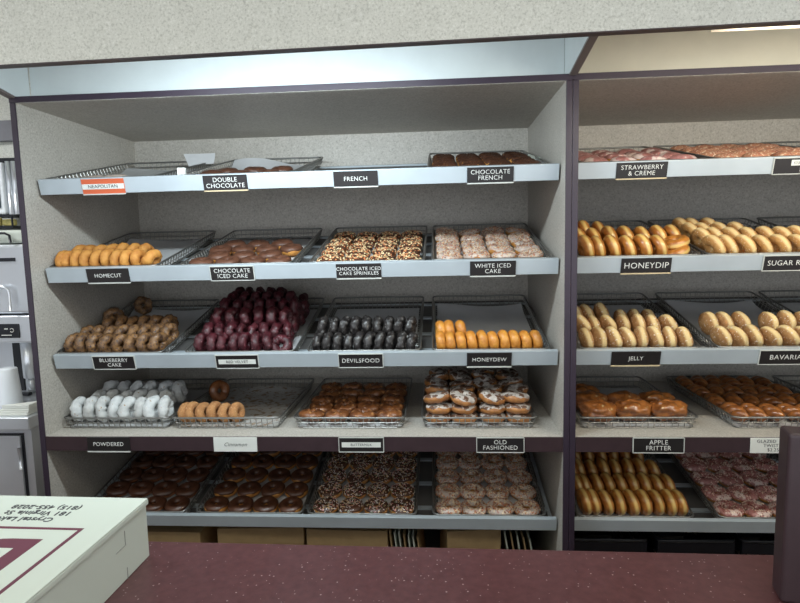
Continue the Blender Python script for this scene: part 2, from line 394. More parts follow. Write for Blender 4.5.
# ---------------------------------------------------------------- doughnut meshes
def fbm(p, seed):
    from mathutils import noise as nz
    return nz.fractal(Vector(p)+Vector((seed*3.1, seed*1.7, 0)), 1.0, 2.0, 3)
def ring_pt(u, v, Ro, r, zs, amp, fr, seed, mod=None):
    x, y = cos(u), sin(u)
    rr = r*(1 + amp*fbm((x*fr, y*fr, v*.5*fr*.35), seed))
    if mod: rr *= mod(u, v)
    d = Ro + rr*cos(v)
    return Vector((d*x, d*y, rr*sin(v)*zs))
def ring(Ro, r, zs=1, amp=.08, fr=1.2, seed=0, mod=None, nu=32, nv=14):
    mb = MB()
    for i in range(nu):
        for j in range(nv): mb.v.append(ring_pt(2*pi*i/nu, 2*pi*j/nv, Ro, r, zs, amp, fr, seed, mod))
    for i in range(nu):
        for j in range(nv):
            a, b = (i+1) % nu, (j+1) % nv; mb.f.append([i*nv+j, a*nv+j, a*nv+b, i*nv+b]); mb.m.append(0)
    return mb
def icing_ring(Ro, r, zs, amp, fr, seed, mod=None, th=.0016, lo=8, hi=176, wave=14, nu=40, nv=12):
    mb = MB(); rnd = random.Random(seed+50); ph = [rnd.uniform(0, 6.28) for _ in range(3)]
    for i in range(nu):
        u = 2*pi*i/nu
        v0 = R(lo + wave*(.6*sin(3*u+ph[0]) + .4*sin(7*u+ph[1])))
        v1 = R(hi + .4*wave*sin(4*u+ph[2]))
        for j in range(nv+1):
            v = v0+(v1-v0)*j/nv; off = th if 0 < j < nv else -.0006
            mb.v.append(ring_pt(u, v, Ro, r+off, zs*(1 if off < 0 else 1.01), amp, fr, seed, mod))
    for i in range(nu):
        for j in range(nv):
            a = (i+1) % nu; n = nv+1; mb.f.append([i*n+j, a*n+j, a*n+j+1, i*n+j+1]); mb.m.append(0)
    return mb
def sprinkles_ring(Ro, r, zs, amp, fr, seed, n=100, size=(.0062, .0017), lo=12, hi=150, mod=None, blob=False):
    rnd = random.Random(seed+90); mb = MB()
    for _ in range(n):
        u = rnd.uniform(0, 2*pi); v = R(rnd.uniform(lo, hi))
        p = ring_pt(u, v, Ro, r+.0022, zs, amp, fr, seed, mod); q = ring_pt(u+.03, v, Ro, r+.0022, zs, amp, fr, seed, mod); w = ring_pt(u, v+.06, Ro, r+.0022, zs, amp, fr, seed, mod)
        tx = (q-p).normalized(); nn = tx.cross(w-p).normalized(); ty = nn.cross(tx)
        a = rnd.uniform(0, pi); dx = tx*cos(a)+ty*sin(a); dy = nn.cross(dx)
        M = Matrix((dx, dy, nn)).transposed().to_4x4(); M.translation = p
        L_, h = size; L_ *= rnd.uniform(.7, 1.1); hh = h*rnd.uniform(.8, 1.3)
        wd = L_*.7 if blob else h
        mb.box(-L_/2, L_/2, -wd/2, wd/2, -hh/2, hh/2, rnd.choice((0, 0, 1, 2, 2, 3)), M)
    return mb
def lump(rx, ry, rz, amp, fr, seed, flat=.0, nu=28, nv=16, p=2.3):
    mb = MB()
    for j in range(nv+1):
        t = -pi/2+pi*j/nv
        for i in range(nu):
            u = 2*pi*i/nu; cx, cy, cz = cos(t)*cos(u), cos(t)*sin(u), sin(t)
            s = (abs(cx)**p+abs(cy)**p+abs(cz)**p)**(-1/p)
            s *= 1+amp*fbm((cx*fr, cy*fr, cz*fr), seed)
            z = cz*s*rz
            if flat: z = max(z, -rz*flat)
            mb.v.append(Vector((cx*s*rx, cy*s*ry, z)))
    for j in range(nv):
        for i in range(nu):
            a = (i+1) % nu; mb.f.append([j*nu+i, j*nu+a, (j+1)*nu+a, (j+1)*nu+i]); mb.m.append(0)
    return mb
def shell_lump(rx, ry, rz, amp, fr, seed, cut=.15, th=.0016, nu=28, nv=9, p=2.3):
    mb = MB()
    for j in range(nv+1):
        for i in range(nu):
            u = 2*pi*i/nu; t0 = cut+.12*sin(3*u+seed); t = t0+(pi/2-t0)*j/nv
            cx, cy, cz = cos(t)*cos(u), cos(t)*sin(u), sin(t)
            s = (abs(cx)**p+abs(cy)**p+abs(cz)**p)**(-1/p)*(1+amp*fbm((cx*fr, cy*fr, cz*fr), seed))
            k = (th if j else -.001)
            mb.v.append(Vector((cx*(s*rx+k), cy*(s*ry+k), cz*(s*rz+k*1.2))))
    for j in range(nv):
        for i in range(nu):
            a = (i+1) % nu; mb.f.append([j*nu+i, j*nu+a, (j+1)*nu+a, (j+1)*nu+i]); mb.m.append(0)
    return mb
def scallop(n, a): return lambda u, v: 1 + a*(abs(sin(n*u/2+1.3*v))-.5)
def crack(u, v):
    k = 1 + .14*(abs(sin(3.5*u))**.5-.7)*(1 if cos(v) > -.3 else .4)
    if 50 < math.degrees(v) % 360 < 90: k -= .10
    return k
def twist_mesh(seed):
    mb = MB(); n = 34; seg = 12
    for s in (0, pi):
        pts = []; rad = []
        for i in range(n+1):
            t = i/n; q = s+t*pi*3.6; e = sin(pi*t)**.35
            pts.append((.0125*cos(q)*e, -.066+.132*t, .0105*sin(q)*e)); rad.append(.0165*(.35+.65*sin(pi*t)**.4))
        mb.tube(pts, rad, seg)
    return mb

TYPES = {}   # kind -> dict(vars=[(mesh, icing, sprinkles)], half thickness, R)
def deft(kind, mat, Ro, r, zs=1, amp=.08, fr=1.2, mod=None, ice=None, spr=None, nspr=100, lo=8, wave=14, n=3, icename='icing', blob=False, slo=14):
    L_ = []
    for s in range(n):
        sd = s+hash_kind(kind)
        me = ring(Ro, r, zs, amp, fr, sd, mod).mesh(kind, D[mat], True)
        ic = icing_ring(Ro, r, zs, amp, fr, sd, mod, lo=lo, wave=wave).mesh(icename, D[ice], True) if ice else None
        sp = sprinkles_ring(Ro, r, zs, amp, fr, sd, nspr, mod=mod, blob=blob, lo=slo).mesh('sprinkles', SPR[spr]) if spr else None
        L_.append((me, ic, sp, icename))
    TYPES[kind] = dict(v=L_, h=r*zs, R=Ro+r)
def hash_kind(k): return sum(ord(c)*(i+1) for i, c in enumerate(k)) % 97
deft('homecut_doughnut', 'tan_cake', .0240, .0170, 1.15, .2, 1.6)
deft('honeydew_doughnut', 'honeydew', .0235, .0155, 1.15, .12, 1.3)
deft('blueberry_cake_doughnut', 'blueberry', .0250, .0168, 1.15, .36, 2.2)
deft('red_velvet_doughnut', 'red', .0245, .0165, 1.15, .42, 2.2)
deft('devils_food_doughnut', 'devil', .0240, .0162, 1.15, .38, 2.2)
deft('cinnamon_doughnut', 'cinnamon', .0225, .0160, 1.1, .08, 1.3)
deft('powdered_doughnut', 'powder', .0260, .0195, 1.05, .34, 2.4)
deft('glazed_ring_doughnut', 'raised', .0280, .0195, .98, .07, 1.0)
deft('sugar_raised_doughnut', 'sugar', .0270, .0190, .98, .07, 1.0)
deft('chocolate_ring_doughnut', 'brown_dough', .0270, .0180, .85, .06, 1.1, ice='choc_icing', lo=2)
deft('brown_ring_doughnut', 'brown_dough', .0270, .0190, .95, .1, 1.2)
deft('chocolate_frosted_doughnut', 'dough', .0265, .0178, .9, .06, 1.1, ice='choc_icing', lo=14)
deft('chocolate_cake_doughnut', 'tan_cake', .0235, .0180, .95, .08, 1.2, ice='milk_choc_icing', lo=0)
deft('double_chocolate_doughnut', 'devil', .0245, .0180, .9, .08, 1.2, ice='choc_icing', lo=2)
deft('chocolate_sprinkle_doughnut', 'dough', .0275, .0185, .88, .06, 1.1, ice='choc_icing', spr='pastel', nspr=130, lo=16)
deft('chocolate_sprinkle_cake_doughnut', 'brown_dough', .0250, .0180, .9, .08, 1.2, ice='choc_icing', spr='nut', nspr=120, lo=4, blob=True)
deft('white_iced_nut_doughnut', 'dough', .0255, .0185, .9, .1, 1.3, ice='white_icing', spr='nutdark', nspr=190, lo=6, wave=20)
deft('white_iced_sprinkle_doughnut', 'dough', .0290, .0172, .9, .06, 1.1, ice='white_icing', spr='nutdark', nspr=240, lo=-8, slo=0, blob=True)
deft('rose_sprinkle_doughnut', 'dough', .0275, .0190, .85, .06, 1.1, ice='pink_icing', spr='dark', nspr=200, lo=-4, slo=0)
deft('buttermilk_doughnut', 'butter', .0275, .0185, 1.0, .30, 2.4, mod=crack)
deft('old_fashioned_doughnut', 'oldf', .0260, .0185, .82, .12, 1.8, mod=crack, ice='oldf_glaze', lo=22, wave=22, icename='glaze')
deft('chocolate_french_cruller', 'dough', .0265, .0180, .9, .05, 1.2, mod=scallop(14, .26), ice='choc_icing', lo=14)
deft('neapolitan_doughnut', 'dough', .0255, .0180, .9, .06, 1.2, ice='white_icing', lo=-6)
def deflump(kind, mat, rx, ry, rz, amp, fr, ice=None, p=2.3, n=3, nv=16, nu=28):
    L_ = []
    for s in range(n):
        sd = s+hash_kind(kind); me = lump(rx, ry, rz, amp, fr, sd, p=p, nu=nu, nv=nv).mesh(kind, D[mat], True)
        ic = shell_lump(rx, ry, rz, amp, fr, sd, p=p).mesh('icing', D[ice], True) if ice else None
        L_.append((me, ic, None, 'icing'))
    TYPES[kind] = dict(v=L_, h=rz, R=ry)
deflump('jelly_doughnut', 'jelly', .042, .042, .0225, .05, 1.0)
deflump('bavarian_doughnut', 'jelly', .043, .043, .0225, .05, 1.0)
deflump('apple_fritter', 'fritter', .063, .054, .036, .20, 1.9, nu=48, nv=26)
deflump('strawberry_creme_doughnut', 'dough', .043, .043, .022, .05, 1.0, ice='pink_icing')
deflump('cereal_crumb_doughnut', 'dough', .043, .043, .022, .08, 1.4, ice='cereal_icing')
TYPES['glazed_twist'] = dict(v=[(twist_mesh(0).mesh('glazed_twist', D['twist'], True), None, None, '')], h=.024, R=.03)

ORD = ['leftmost', 'second from left', 'third from left', 'fourth from left', 'fifth from left', 'sixth from left', 'seventh from left', 'eighth from left', 'ninth from left', 'tenth from left', 'eleventh from left', 'twelfth from left']
ROWN = ['front row', 'second row', 'third row', 'fourth row', 'fifth row', 'sixth row', 'seventh row', 'eighth row']
CATS = {'apple_fritter': 'fritter', 'chocolate_french_cruller': 'cruller', 'glazed_twist': 'pastry twist'}
def spawn(kind, M, label, group, var=None):
    ty = TYPES[kind]; me, ic, sp, icn = ty['v'][random.randrange(len(ty['v'])) if var is None else var]
    o = tag(link(kind, me, None, M), label, CATS.get(kind, 'doughnut'), group)
    if ic:
        c = link(icn, ic, o)
        if sp: s = link('sprinkles', sp, c); s['kind'] = 'stuff'
    return o
BASE = .0085
def settle(kind, Mrot, x, y, base, var):
    me = TYPES[kind]['v'][var][0]; R3 = Mrot.to_3x3(); rz = R3[2]
    lo = min(rz.dot(v.co) for v in me.vertices)
    xs = [R3[0].dot(v.co) for v in me.vertices]; ys = [R3[1].dot(v.co) for v in me.vertices]
    m_ = .0135 if base < .05 else .004
    x = max(x, m_-min(xs)); x = min(x, TW-m_-max(xs)) if max(xs)-min(xs) < TW-.03 else x
    y = max(y, m_-min(ys)); y = min(y, TL-m_-max(ys))
    return T(x, y, base-lo) @ Mrot
def standing(kind, Mt, us, v, w, desc, rown, place, group, lean=0, yaw=0, jy=4, jl=2, s=1.0, tail='', dv=.003):
    """rings on edge side by side: axis along the row; lean tips the top, yaw turns about the vertical"""
    ty = TYPES[kind]; gap = min([b-a for a, b in zip(us, us[1:])] or [1])
    for i, u in enumerate(us):
        sc = s*random.uniform(.97, 1.03)
        a = lean+random.uniform(-jl, jl); k = random.randrange(len(ty['v']))
        zs = [q.co.z for q in ty['v'][k][0].vertices]; zx = (max(zs)-min(zs))*sc
        thin = max(.78, min(1, gap*cos(R(lean))*cos(R(yaw))*.97/zx))
        M = RZ(yaw+random.uniform(-jy, jy)) @ RY(90+a) @ RZ(random.uniform(0, 360)) @ Matrix.Scale(sc, 4) @ Matrix.Diagonal((1, 1, thin, 1))
        spawn(kind, Mt @ settle(kind, M, u, v+random.uniform(-dv, dv), w+BASE, k), f'{desc}, {ORD[i]} in {rown}{place}', group, k)
def flat(kind, Mt, us, v, w, desc, rown, place, group, jit=.002, s=1.0, tip=3, rz=None):
    ty = TYPES[kind]
    for i, u in enumerate(us):
        sc = s*random.uniform(.97, 1.03)
        k = random.randrange(len(ty['v']))
        M = RX(random.uniform(-tip, tip)) @ RY(random.uniform(-tip, tip)) @ RZ(random.uniform(0, 360) if rz is None else rz+random.uniform(-12, 12)) @ Matrix.Scale(sc, 4)
        spawn(kind, Mt @ settle(kind, M, u+random.uniform(-jit, jit), v+random.uniform(-jit, jit), w+BASE, k), f'{desc}, {ORD[i]} in {rown}{place}', group, k)
def span(a, b, n): return [a+(b-a)*i/(n-1) for i in range(n)] if n > 1 else [a]
U4 = (.062, .158, .254, .350)

LB, RB = 'left', 'right'
# --- top shelf
Mt = tray(1, .035, 0, 'of neapolitan doughnuts', LB, 1)
flat('neapolitan_doughnut', Mt, (.15, .24), .06, 0, 'cream iced ring doughnut', 'front row', ' above the orange NEAPOLITAN sign', 'neapolitan doughnuts')
Mt = tray(1, .53, 0, 'of double chocolate doughnuts', LB, 2)
flat('double_chocolate_doughnut', Mt, (.09, .195, .30), .10, 0, 'dark chocolate ring doughnut', 'front row', ' above the DOUBLE CHOCOLATE tag', 'double chocolate doughnuts')
flat('double_chocolate_doughnut', Mt, (.11, .22, .325), .20, 0, 'dark chocolate ring doughnut', 'second row', ' above the DOUBLE CHOCOLATE tag', 'double chocolate doughnuts')
Mt = tray(1, 1.408, 0, 'of chocolate French crullers', LB, 0)
for k in range(5): flat('chocolate_french_cruller', Mt, U4, .064+.098*k, 0, 'chocolate iced ridged cruller', ROWN[k], ' of top shelf tray', 'chocolate French crullers')
Mt = tray(1, 1.925, 0, 'of strawberry and creme doughnuts', RB, 0)
for k in range(4): flat('strawberry_creme_doughnut', Mt, U4, .062+.095*k, 0, 'pink and white iced filled doughnut', ROWN[k], ' of its tray', 'strawberry creme doughnuts')
Mt = tray(1, 2.36, 0, 'of crumb coated doughnuts', RB, 0)
for k in range(5): flat('cereal_crumb_doughnut', Mt, U4, .062+.095*k, 0, 'reddish crumb coated doughnut', ROWN[k], ' of top right tray', 'crumb coated doughnuts')
tray(1, 2.80, 0, 'cut off at the right', RB, 0)

# --- second shelf
Mt = tray(2, .024, 0, 'of plain homecut cake doughnuts', LB, 1)
standing('homecut_doughnut', Mt, span(.014, .318, 9), .060, 0, 'golden plain cake doughnut on edge', 'front row', ' above the HOMECUT tag', 'homecut doughnuts', yaw=-12, jl=5)
standing('homecut_doughnut', Mt, (.390,), .062, 0, 'golden plain cake doughnut leaning right, last in homecut front row', 'its spot', '', 'homecut doughnuts', lean=28, yaw=-10)
standing('homecut_doughnut', Mt, span(.04, .30, 7), .152, 0, 'golden plain cake doughnut on edge', 'second row', ' above the HOMECUT tag', 'homecut doughnuts', yaw=-14)
Mt = tray(2, .515, 0, 'of milk chocolate iced cake doughnuts', LB, 0)
for k in range(4): flat('chocolate_cake_doughnut', Mt, [u+(.02 if k % 2 else 0) for u in U4[:4 if k < 2 else 4]] if k % 2 == 0 else (.09, .19, .29), .064+.093*k, 0, 'milk chocolate iced cake doughnut', ROWN[k], ' of its tray', 'chocolate iced cake doughnuts', s=1.06)
Mt = tray(2, .985, 0, 'of chocolate cake doughnuts with chopped topping', LB, 0)
for k in range(5): flat('chocolate_sprinkle_cake_doughnut', Mt, U4, .064+.097*k, 0, 'chocolate cake doughnut with pale topping', ROWN[k], ' of its tray', 'chocolate sprinkle cake doughnuts', s=1.04)
Mt = tray(2, 1.418, 0, 'of white iced nut doughnuts', LB, 1)
for k in range(5): flat('white_iced_nut_doughnut', Mt, U4 if k != 3 else (.06, .16, .26, .35), .064+.097*k, 0, 'white iced cake doughnut with nut bits', ROWN[k], ' of its tray', 'white iced cake doughnuts', s=1.04, tip=9)
Mt = tray(2, 1.915, 0, 'of upright honeydip rings', RB, 0)
standing('glazed_ring_doughnut', Mt, span(.03, .285, 6), .066, 0, 'golden glazed ring on edge', 'front row', ' above the HONEYDIP tag', 'honeydip doughnuts on second shelf', lean=-16, yaw=8)
for i, (u, nm) in enumerate(((.345, 'beside the last upright honeydip ring'), (.392, 'at the tray corner beside sugar raised doughnuts'))):
    spawn('glazed_ring_doughnut', Mt @ settle('glazed_ring_doughnut', RY(-22+8*i), u, .058+.03*i, BASE+.030*i, 0), f'amber glazed ring lying tilted {nm}', 'honeydip doughnuts on second shelf', 0)
standing('glazed_ring_doughnut', Mt, span(.035, .375, 7), .158, .012, 'golden glazed ring on edge', 'second row', ' above the HONEYDIP tag', 'honeydip doughnuts on second shelf', lean=-18, yaw=8)
standing('glazed_ring_doughnut', Mt, (.03, .085, .14), .262, .014, 'golden glazed ring on edge', 'third row', ' above the HONEYDIP tag', 'honeydip doughnuts on second shelf', lean=-20, yaw=8)
Mt = tray(2, 2.345, 0, 'of sugar raised rings', RB, 0)
standing('sugar_raised_doughnut', Mt, span(.03, .375, 7), .064, 0, 'sugared pale ring leaning left', 'front row', ' beside honeydip tray', 'sugar raised doughnuts', lean=-26, yaw=12)
standing('sugar_raised_doughnut', Mt, span(.03, .375, 7), .155, .006, 'sugared pale ring leaning left', 'second row', ' beside honeydip tray', 'sugar raised doughnuts', lean=-26, yaw=12)
standing('sugar_raised_doughnut', Mt, (.03, .09, .15, .21), .252, .006, 'sugared pale ring leaning left', 'third row', ' beside honeydip tray', 'sugar raised doughnuts', lean=-26, yaw=12)
standing('sugar_raised_doughnut', Mt, (.03, .09, .15), .345, .006, 'sugared pale ring leaning left', 'fourth row', ' beside honeydip tray', 'sugar raised doughnuts', lean=-26, yaw=12)
tray(2, 2.80, 0, 'empty and cut off at the right', RB, 0)

# --- third shelf
Mt = tray(3, .024, 0, 'of blueberry cake doughnuts', LB, 1)
standing('blueberry_cake_doughnut', Mt, span(.032, .368, 8), .062, 0, 'speckled brown blueberry doughnut on edge', 'front row', '', 'blueberry cake doughnuts', yaw=-14, jl=6, jy=9)
standing('blueberry_cake_doughnut', Mt, span(.045, .375, 8), .150, .0, 'speckled brown blueberry doughnut on edge', 'second row', '', 'blueberry cake doughnuts', yaw=-14, jl=6, jy=9)
standing('blueberry_cake_doughnut', Mt, span(.09, .33, 6), .238, .006, 'speckled brown blueberry doughnut on edge', 'third row', '', 'blueberry cake doughnuts', yaw=-14, jl=6, jy=9)
standing('blueberry_cake_doughnut', Mt, (.045,), .325, .008, 'dark blueberry doughnut on top behind the heap', 'its spot', '', 'blueberry cake doughnuts', yaw=-50)
spawn('blueberry_cake_doughnut', Mt @ settle('blueberry_cake_doughnut', RZ(-30) @ RY(74), .090, .50, BASE, 0), 'lone dark blueberry doughnut standing at the back of its tray', 'blueberry cake doughnuts', 0)
Mt = tray(3, .513, 0, 'of heaped red velvet doughnuts', LB, 0)
RV = 'red velvet doughnuts'; rd = 'dark red velvet doughnut on edge'
rvrows = [(.058, 0, 7, .05, .30), (.140, .006, 8, .045, .355), (.222, .012, 8, .045, .36), (.304, .014, 8, .05, .365), (.386, .014, 7, .06, .36), (.468, .014, 7, .06, .34)]
for k, (v, w, n, a, b) in enumerate(rvrows): standing('red_velvet_doughnut', Mt, span(a, b, n), v, w, rd, ROWN[k], ' of the lower layer', RV, jy=12, jl=7, dv=.004)
spawn('red_velvet_doughnut', Mt @ settle('red_velvet_doughnut', RX(50), .350, .040, BASE, 0), 'dark red velvet doughnut tipped back at front right of the heap', RV)
for k, (v, w, n, a, b) in enumerate([(.181, .056, 6, .08, .34), (.263, .064, 7, .08, .36), (.345, .066, 6, .08, .32), (.427, .062, 5, .08, .26)]):
    standing('red_velvet_doughnut', Mt, span(a, b, n), v, w, rd, ROWN[k], ' of the upper layer', RV, jy=12, jl=7, dv=.004)
Mt = tray(3, .965, 0, 'of glossy devil\'s food doughnuts', LB, 0)
standing('devils_food_doughnut', Mt, span(.030, .378, 10), .062, 0, 'near-black glazed doughnut on edge', 'front row', ' above the DEVILSFOOD tag', 'devils food doughnuts', yaw=-10, lean=6, jy=8, s=.97)
standing('devils_food_doughnut', Mt, span(.045, .372, 9), .122, .040, 'near-black glazed doughnut on edge', 'raised second row', ' above the DEVILSFOOD tag', 'devils food doughnuts', yaw=-10, lean=6, jy=8, s=.97)
standing('devils_food_doughnut', Mt, span(.05, .35, 8), .150, -.004, 'near-black glazed doughnut on edge', 'hidden rear row', ' above the DEVILSFOOD tag', 'devils food doughnuts', yaw=-10, lean=6, jy=6, s=.97) if False else None
Mt = tray(3, 1.413, 0, 'of honeydew cake doughnuts', LB, 1)
standing('honeydew_doughnut', Mt, span(.030, .372, 10), .062, 0, 'golden orange doughnut on edge', 'front row', ' above the HONEYDEW tag', 'honeydew doughnuts', lean=-8, yaw=6)
standing('honeydew_doughnut', Mt, (.024, .066, .108), .132, .014, 'golden orange doughnut on edge', 'second row', ' above the HONEYDEW tag', 'honeydew doughnuts', lean=-6, yaw=6)
Mt = tray(3, 1.925, 0, 'of upright jelly doughnuts', RB, 0)
standing('jelly_doughnut', Mt, span(.030, .372, 8), .066, 0, 'sugar dusted filled doughnut on edge', 'front row', ' above JELLY tag', 'jelly doughnuts', lean=-10, yaw=10, jy=12, jl=7)
standing('jelly_doughnut', Mt, span(.030, .352, 7), .155, .014, 'sugar dusted filled doughnut on edge', 'second row', ' above JELLY tag', 'jelly doughnuts', lean=-14, yaw=10, jy=14, jl=8)
standing('jelly_doughnut', Mt, (.03, .085, .14), .250, .024, 'sugar dusted filled doughnut on edge', 'third row', ' above JELLY tag', 'jelly doughnuts', lean=-18, yaw=10)
standing('jelly_doughnut', Mt, (.215, .265, .318), .250, .0, 'sugar dusted filled doughnut near gap', 'third row', ' above JELLY tag', 'jelly doughnuts', lean=-12, yaw=10)
Mt = tray(3, 2.385, 0, 'of upright Bavarian doughnuts', RB, 1)
standing('bavarian_doughnut', Mt, span(.036, .375, 7), .066, 0, 'sugar dusted round doughnut on edge', 'front row', ' above BAVARIAN tag', 'bavarian doughnuts', lean=-20, yaw=10, jy=12, jl=7)
standing('bavarian_doughnut', Mt, (.03, .09, .15, .25, .31, .37), .162, .012, 'sugar dusted round doughnut on edge', 'second row', ' above BAVARIAN tag', 'bavarian doughnuts', lean=-10, yaw=10)
tray(3, 2.82, 0, 'empty and cut off at the right', RB, 0)

# --- deck
Mt = tray(4, .033, 0, 'of white powdered doughnuts', LB, 0)
standing('powdered_doughnut', Mt, span(.035, .375, 8), .062, .004, 'white powdered doughnut on edge', 'front row', '', 'powdered doughnuts', jy=14, jl=8, s=1.04)
standing('powdered_doughnut', Mt, span(.06, .33, 6), .155, .008, 'white powdered doughnut on edge', 'second row', '', 'powdered doughnuts', jy=14, jl=8)
standing('powdered_doughnut', Mt, span(.05, .34, 6), .250, .020, 'white powdered doughnut on edge', 'third row', '', 'powdered doughnuts', jy=14, jl=8)
Mt = tray(4, .449, 0, 'with six cinnamon doughnuts', LB, 'c')
standing('cinnamon_doughnut', Mt, span(.022, .232, 6), .058, 0, 'sandy cinnamon sugar doughnut on edge', 'front row', ' of its tray', 'cinnamon doughnuts', yaw=-16, lean=-6, s=1.0)
spawn('brown_ring_doughnut', Mt @ settle('brown_ring_doughnut', RZ(-42) @ RY(80) @ RZ(20), .055, .34, BASE, 0), 'single brown ring standing alone behind the cinnamon doughnuts', 'stray doughnut in the cinnamon tray', 0)
Mt = tray(4, .905, 0, 'of dark buttermilk doughnuts', LB, 0)
for k in range(5): flat('buttermilk_doughnut', Mt, [u+(.012 if k % 2 else -.004) for u in U4], .062+.099*k, 0, 'cracked brown buttermilk doughnut', ROWN[k], ' of its tray', 'buttermilk doughnuts', tip=8, s=1.03)
Mt = tray(4, 1.372, 0, 'stacked with old fashioned doughnuts', LB, 0)
for k in range(5):
    for l in range(3):
        lay = ('bottom', 'middle', 'top')[l]
        flat('old_fashioned_doughnut', Mt, U4, .064+.100*k, l*.0335, f'white glazed old fashioned doughnut', f'{ROWN[k]}', f' of the {lay} layer', 'old fashioned doughnuts', tip=14 if l == 2 else 2, jit=.005 if l < 2 else .010, s=1.09)
Mt = tray(4, 1.925, 0, 'of large apple fritters', RB, 0)
for k, us in enumerate(((.075, .205, .335), (.07, .21, .34), (.07,))):
    flat('apple_fritter', Mt, us, .072+.112*k, 0, 'large glossy brown apple fritter', ROWN[k], ' of its tray', 'apple fritters', rz=0, tip=5)
Mt = tray(4, 2.445, 0, 'of glazed twists', RB, 0)
for k in range(4): flat('glazed_twist', Mt, span(.045, .36, 6), .082+.14*k, 0, 'shiny amber glazed dough twist', ROWN[k], ' of its tray', 'glazed twists', rz=0, tip=4, jit=.003)
tray(4, 2.90, 0, 'cut off beyond the glazed twists', RB, 0)

# --- bottom shelf
Mt = tray(5, .070, 0, 'of chocolate rings farthest left', LB, 0)
for k in range(5): flat('chocolate_ring_doughnut', Mt, U4, .064+.1*k, 0, 'dark chocolate ring', ROWN[k], ' of leftmost bottom tray', 'chocolate rings in leftmost bottom tray', s=1.07)
Mt = tray(5, .515, 0, 'of chocolate frosted doughnuts, second from left', LB, 0)
for k in range(5): flat('chocolate_frosted_doughnut', Mt, U4, .064+.1*k, 0, 'chocolate frosted golden doughnut', ROWN[k], ' of second bottom tray', 'chocolate frosted doughnuts in second bottom tray', s=1.07)
Mt = tray(5, .940, 0, 'of chocolate doughnuts with sprinkles', LB, 0)
for k in range(5): flat('chocolate_sprinkle_doughnut', Mt, U4, .064+.098*k, 0, 'chocolate doughnut with pastel sprinkles', ROWN[k], ' of its tray', 'chocolate sprinkle doughnuts', s=1.05)
Mt = tray(5, 1.405, 0, 'of white iced doughnuts with sprinkles', LB, 0)
for k in range(5): flat('white_iced_sprinkle_doughnut', Mt, U4, .064+.1*k, 0, 'white iced ring with mixed sprinkles', ROWN[k], ' of its tray', 'white iced sprinkle doughnuts', s=1.05)
Mt = tray(5, 1.925, 0, 'of upright glazed rings', RB, 0)
for k, (n, a, b) in enumerate(((9, .025, .385), (9, .020, .378), (8, .02, .355), (7, .03, .33))):
    standing('glazed_ring_doughnut', Mt, span(a, b, n), .066+.104*k, 0, 'glazed golden ring on edge', ROWN[k], ' of bottom shelf tray', 'glazed rings on bottom shelf', lean=-10, yaw=8, s=1.0)
Mt = tray(5, 2.415, 0, 'of rose coloured sprinkled doughnuts', RB, 0)
for k in range(5): flat('rose_sprinkle_doughnut', Mt, U4, .064+.098*k, 0, 'pinkish doughnut covered in sprinkles', ROWN[k], ' of its tray', 'sprinkled doughnuts on bottom right', s=1.04)

# ---------------------------------------------------------------- shelf name tags
def name_tag(row, xc, w, txt, style, what, size=.019, line=.95, h=.052, sx=1.0, shear=0):
    if row == 4: Mt = T(xc, -.0075, DECK-.027) @ RX(90)
    else: Mt = shelf_M(row) @ T(xc, -.0205, .0155) @ RX(90)
    # local x right, y up, z towards the viewer
    t = tag(link('shelf_tag', None, None, Mt), f'{what} tag on the {SHELFNAME[row]} shelf edge', 'shelf tag', 'name tags on the shelf edges')
    hw, hh = w/2, h/2
    pm = {'orange': 'tag_orange', 'white': 'tag_white'}.get(style, 'black_plate')
    bev(link('plate', MB().box(-hw, hw, -hh, hh, -.0018, .0010).mesh('plate', MAT[pm]), t), .0006, 1)
    z = .0011
    edge = 'tag_gold' if style in ('gold', 'strip_gold') else 'tag_grey'
    fr = MB()
    if style in ('gold', 'grey', 'orange'): fr.box(-hw, hw, -hh-.003, -hh+.0012, -.0018, .003); 
    elif style != 'white':
        for a in ((-hw, hw, -hh-.001, -hh+.0016), (-hw, hw, hh-.0016, hh+.001), (-hw-.001, -hw+.0014, -hh, hh), (hw-.0014, hw+.001, -hh, hh)): fr.box(*a, -.0018, .0026)
    if fr.v: link('edge_trim', fr.mesh('edge_trim', MAT[edge]), t)
    ink = 'letter_white'; ty = 0
    if style == 'orange':
        link('white_band', MB().box(-hw+.001, hw-.001, -.009, .009, .0011, .0014).mesh('white_band', MAT['tag_white']), t); ink = 'letter_ink'; z = .0016
    if style.startswith('strip'):
        link('paper_strip', MB().box(-hw+.010, hw-.010, -.009, .009, .0011, .0016).mesh('paper_strip', MAT['tag_white']), t); ink = 'letter_ink'; z = .0018
    if style == 'sticker':
        link('paper_strip', MB().box(-.035, .06, .001, .019, .0011, .0016).box(-.005, .06, -.018, -.0005, .0011, .0016).mesh('paper_strip', MAT['tag_white']), t); ink = 'letter_ink'; z = .0018
    if style == 'white':
        ink = 'letter_ink'
    o = link('lettering', text_mesh(txt, size, MAT[ink], sx=sx, line=line, shear=shear), t, T(.012 if style == 'sticker' else -.032 if txt.startswith('GLAZED') else 0, 0, z+.0004))
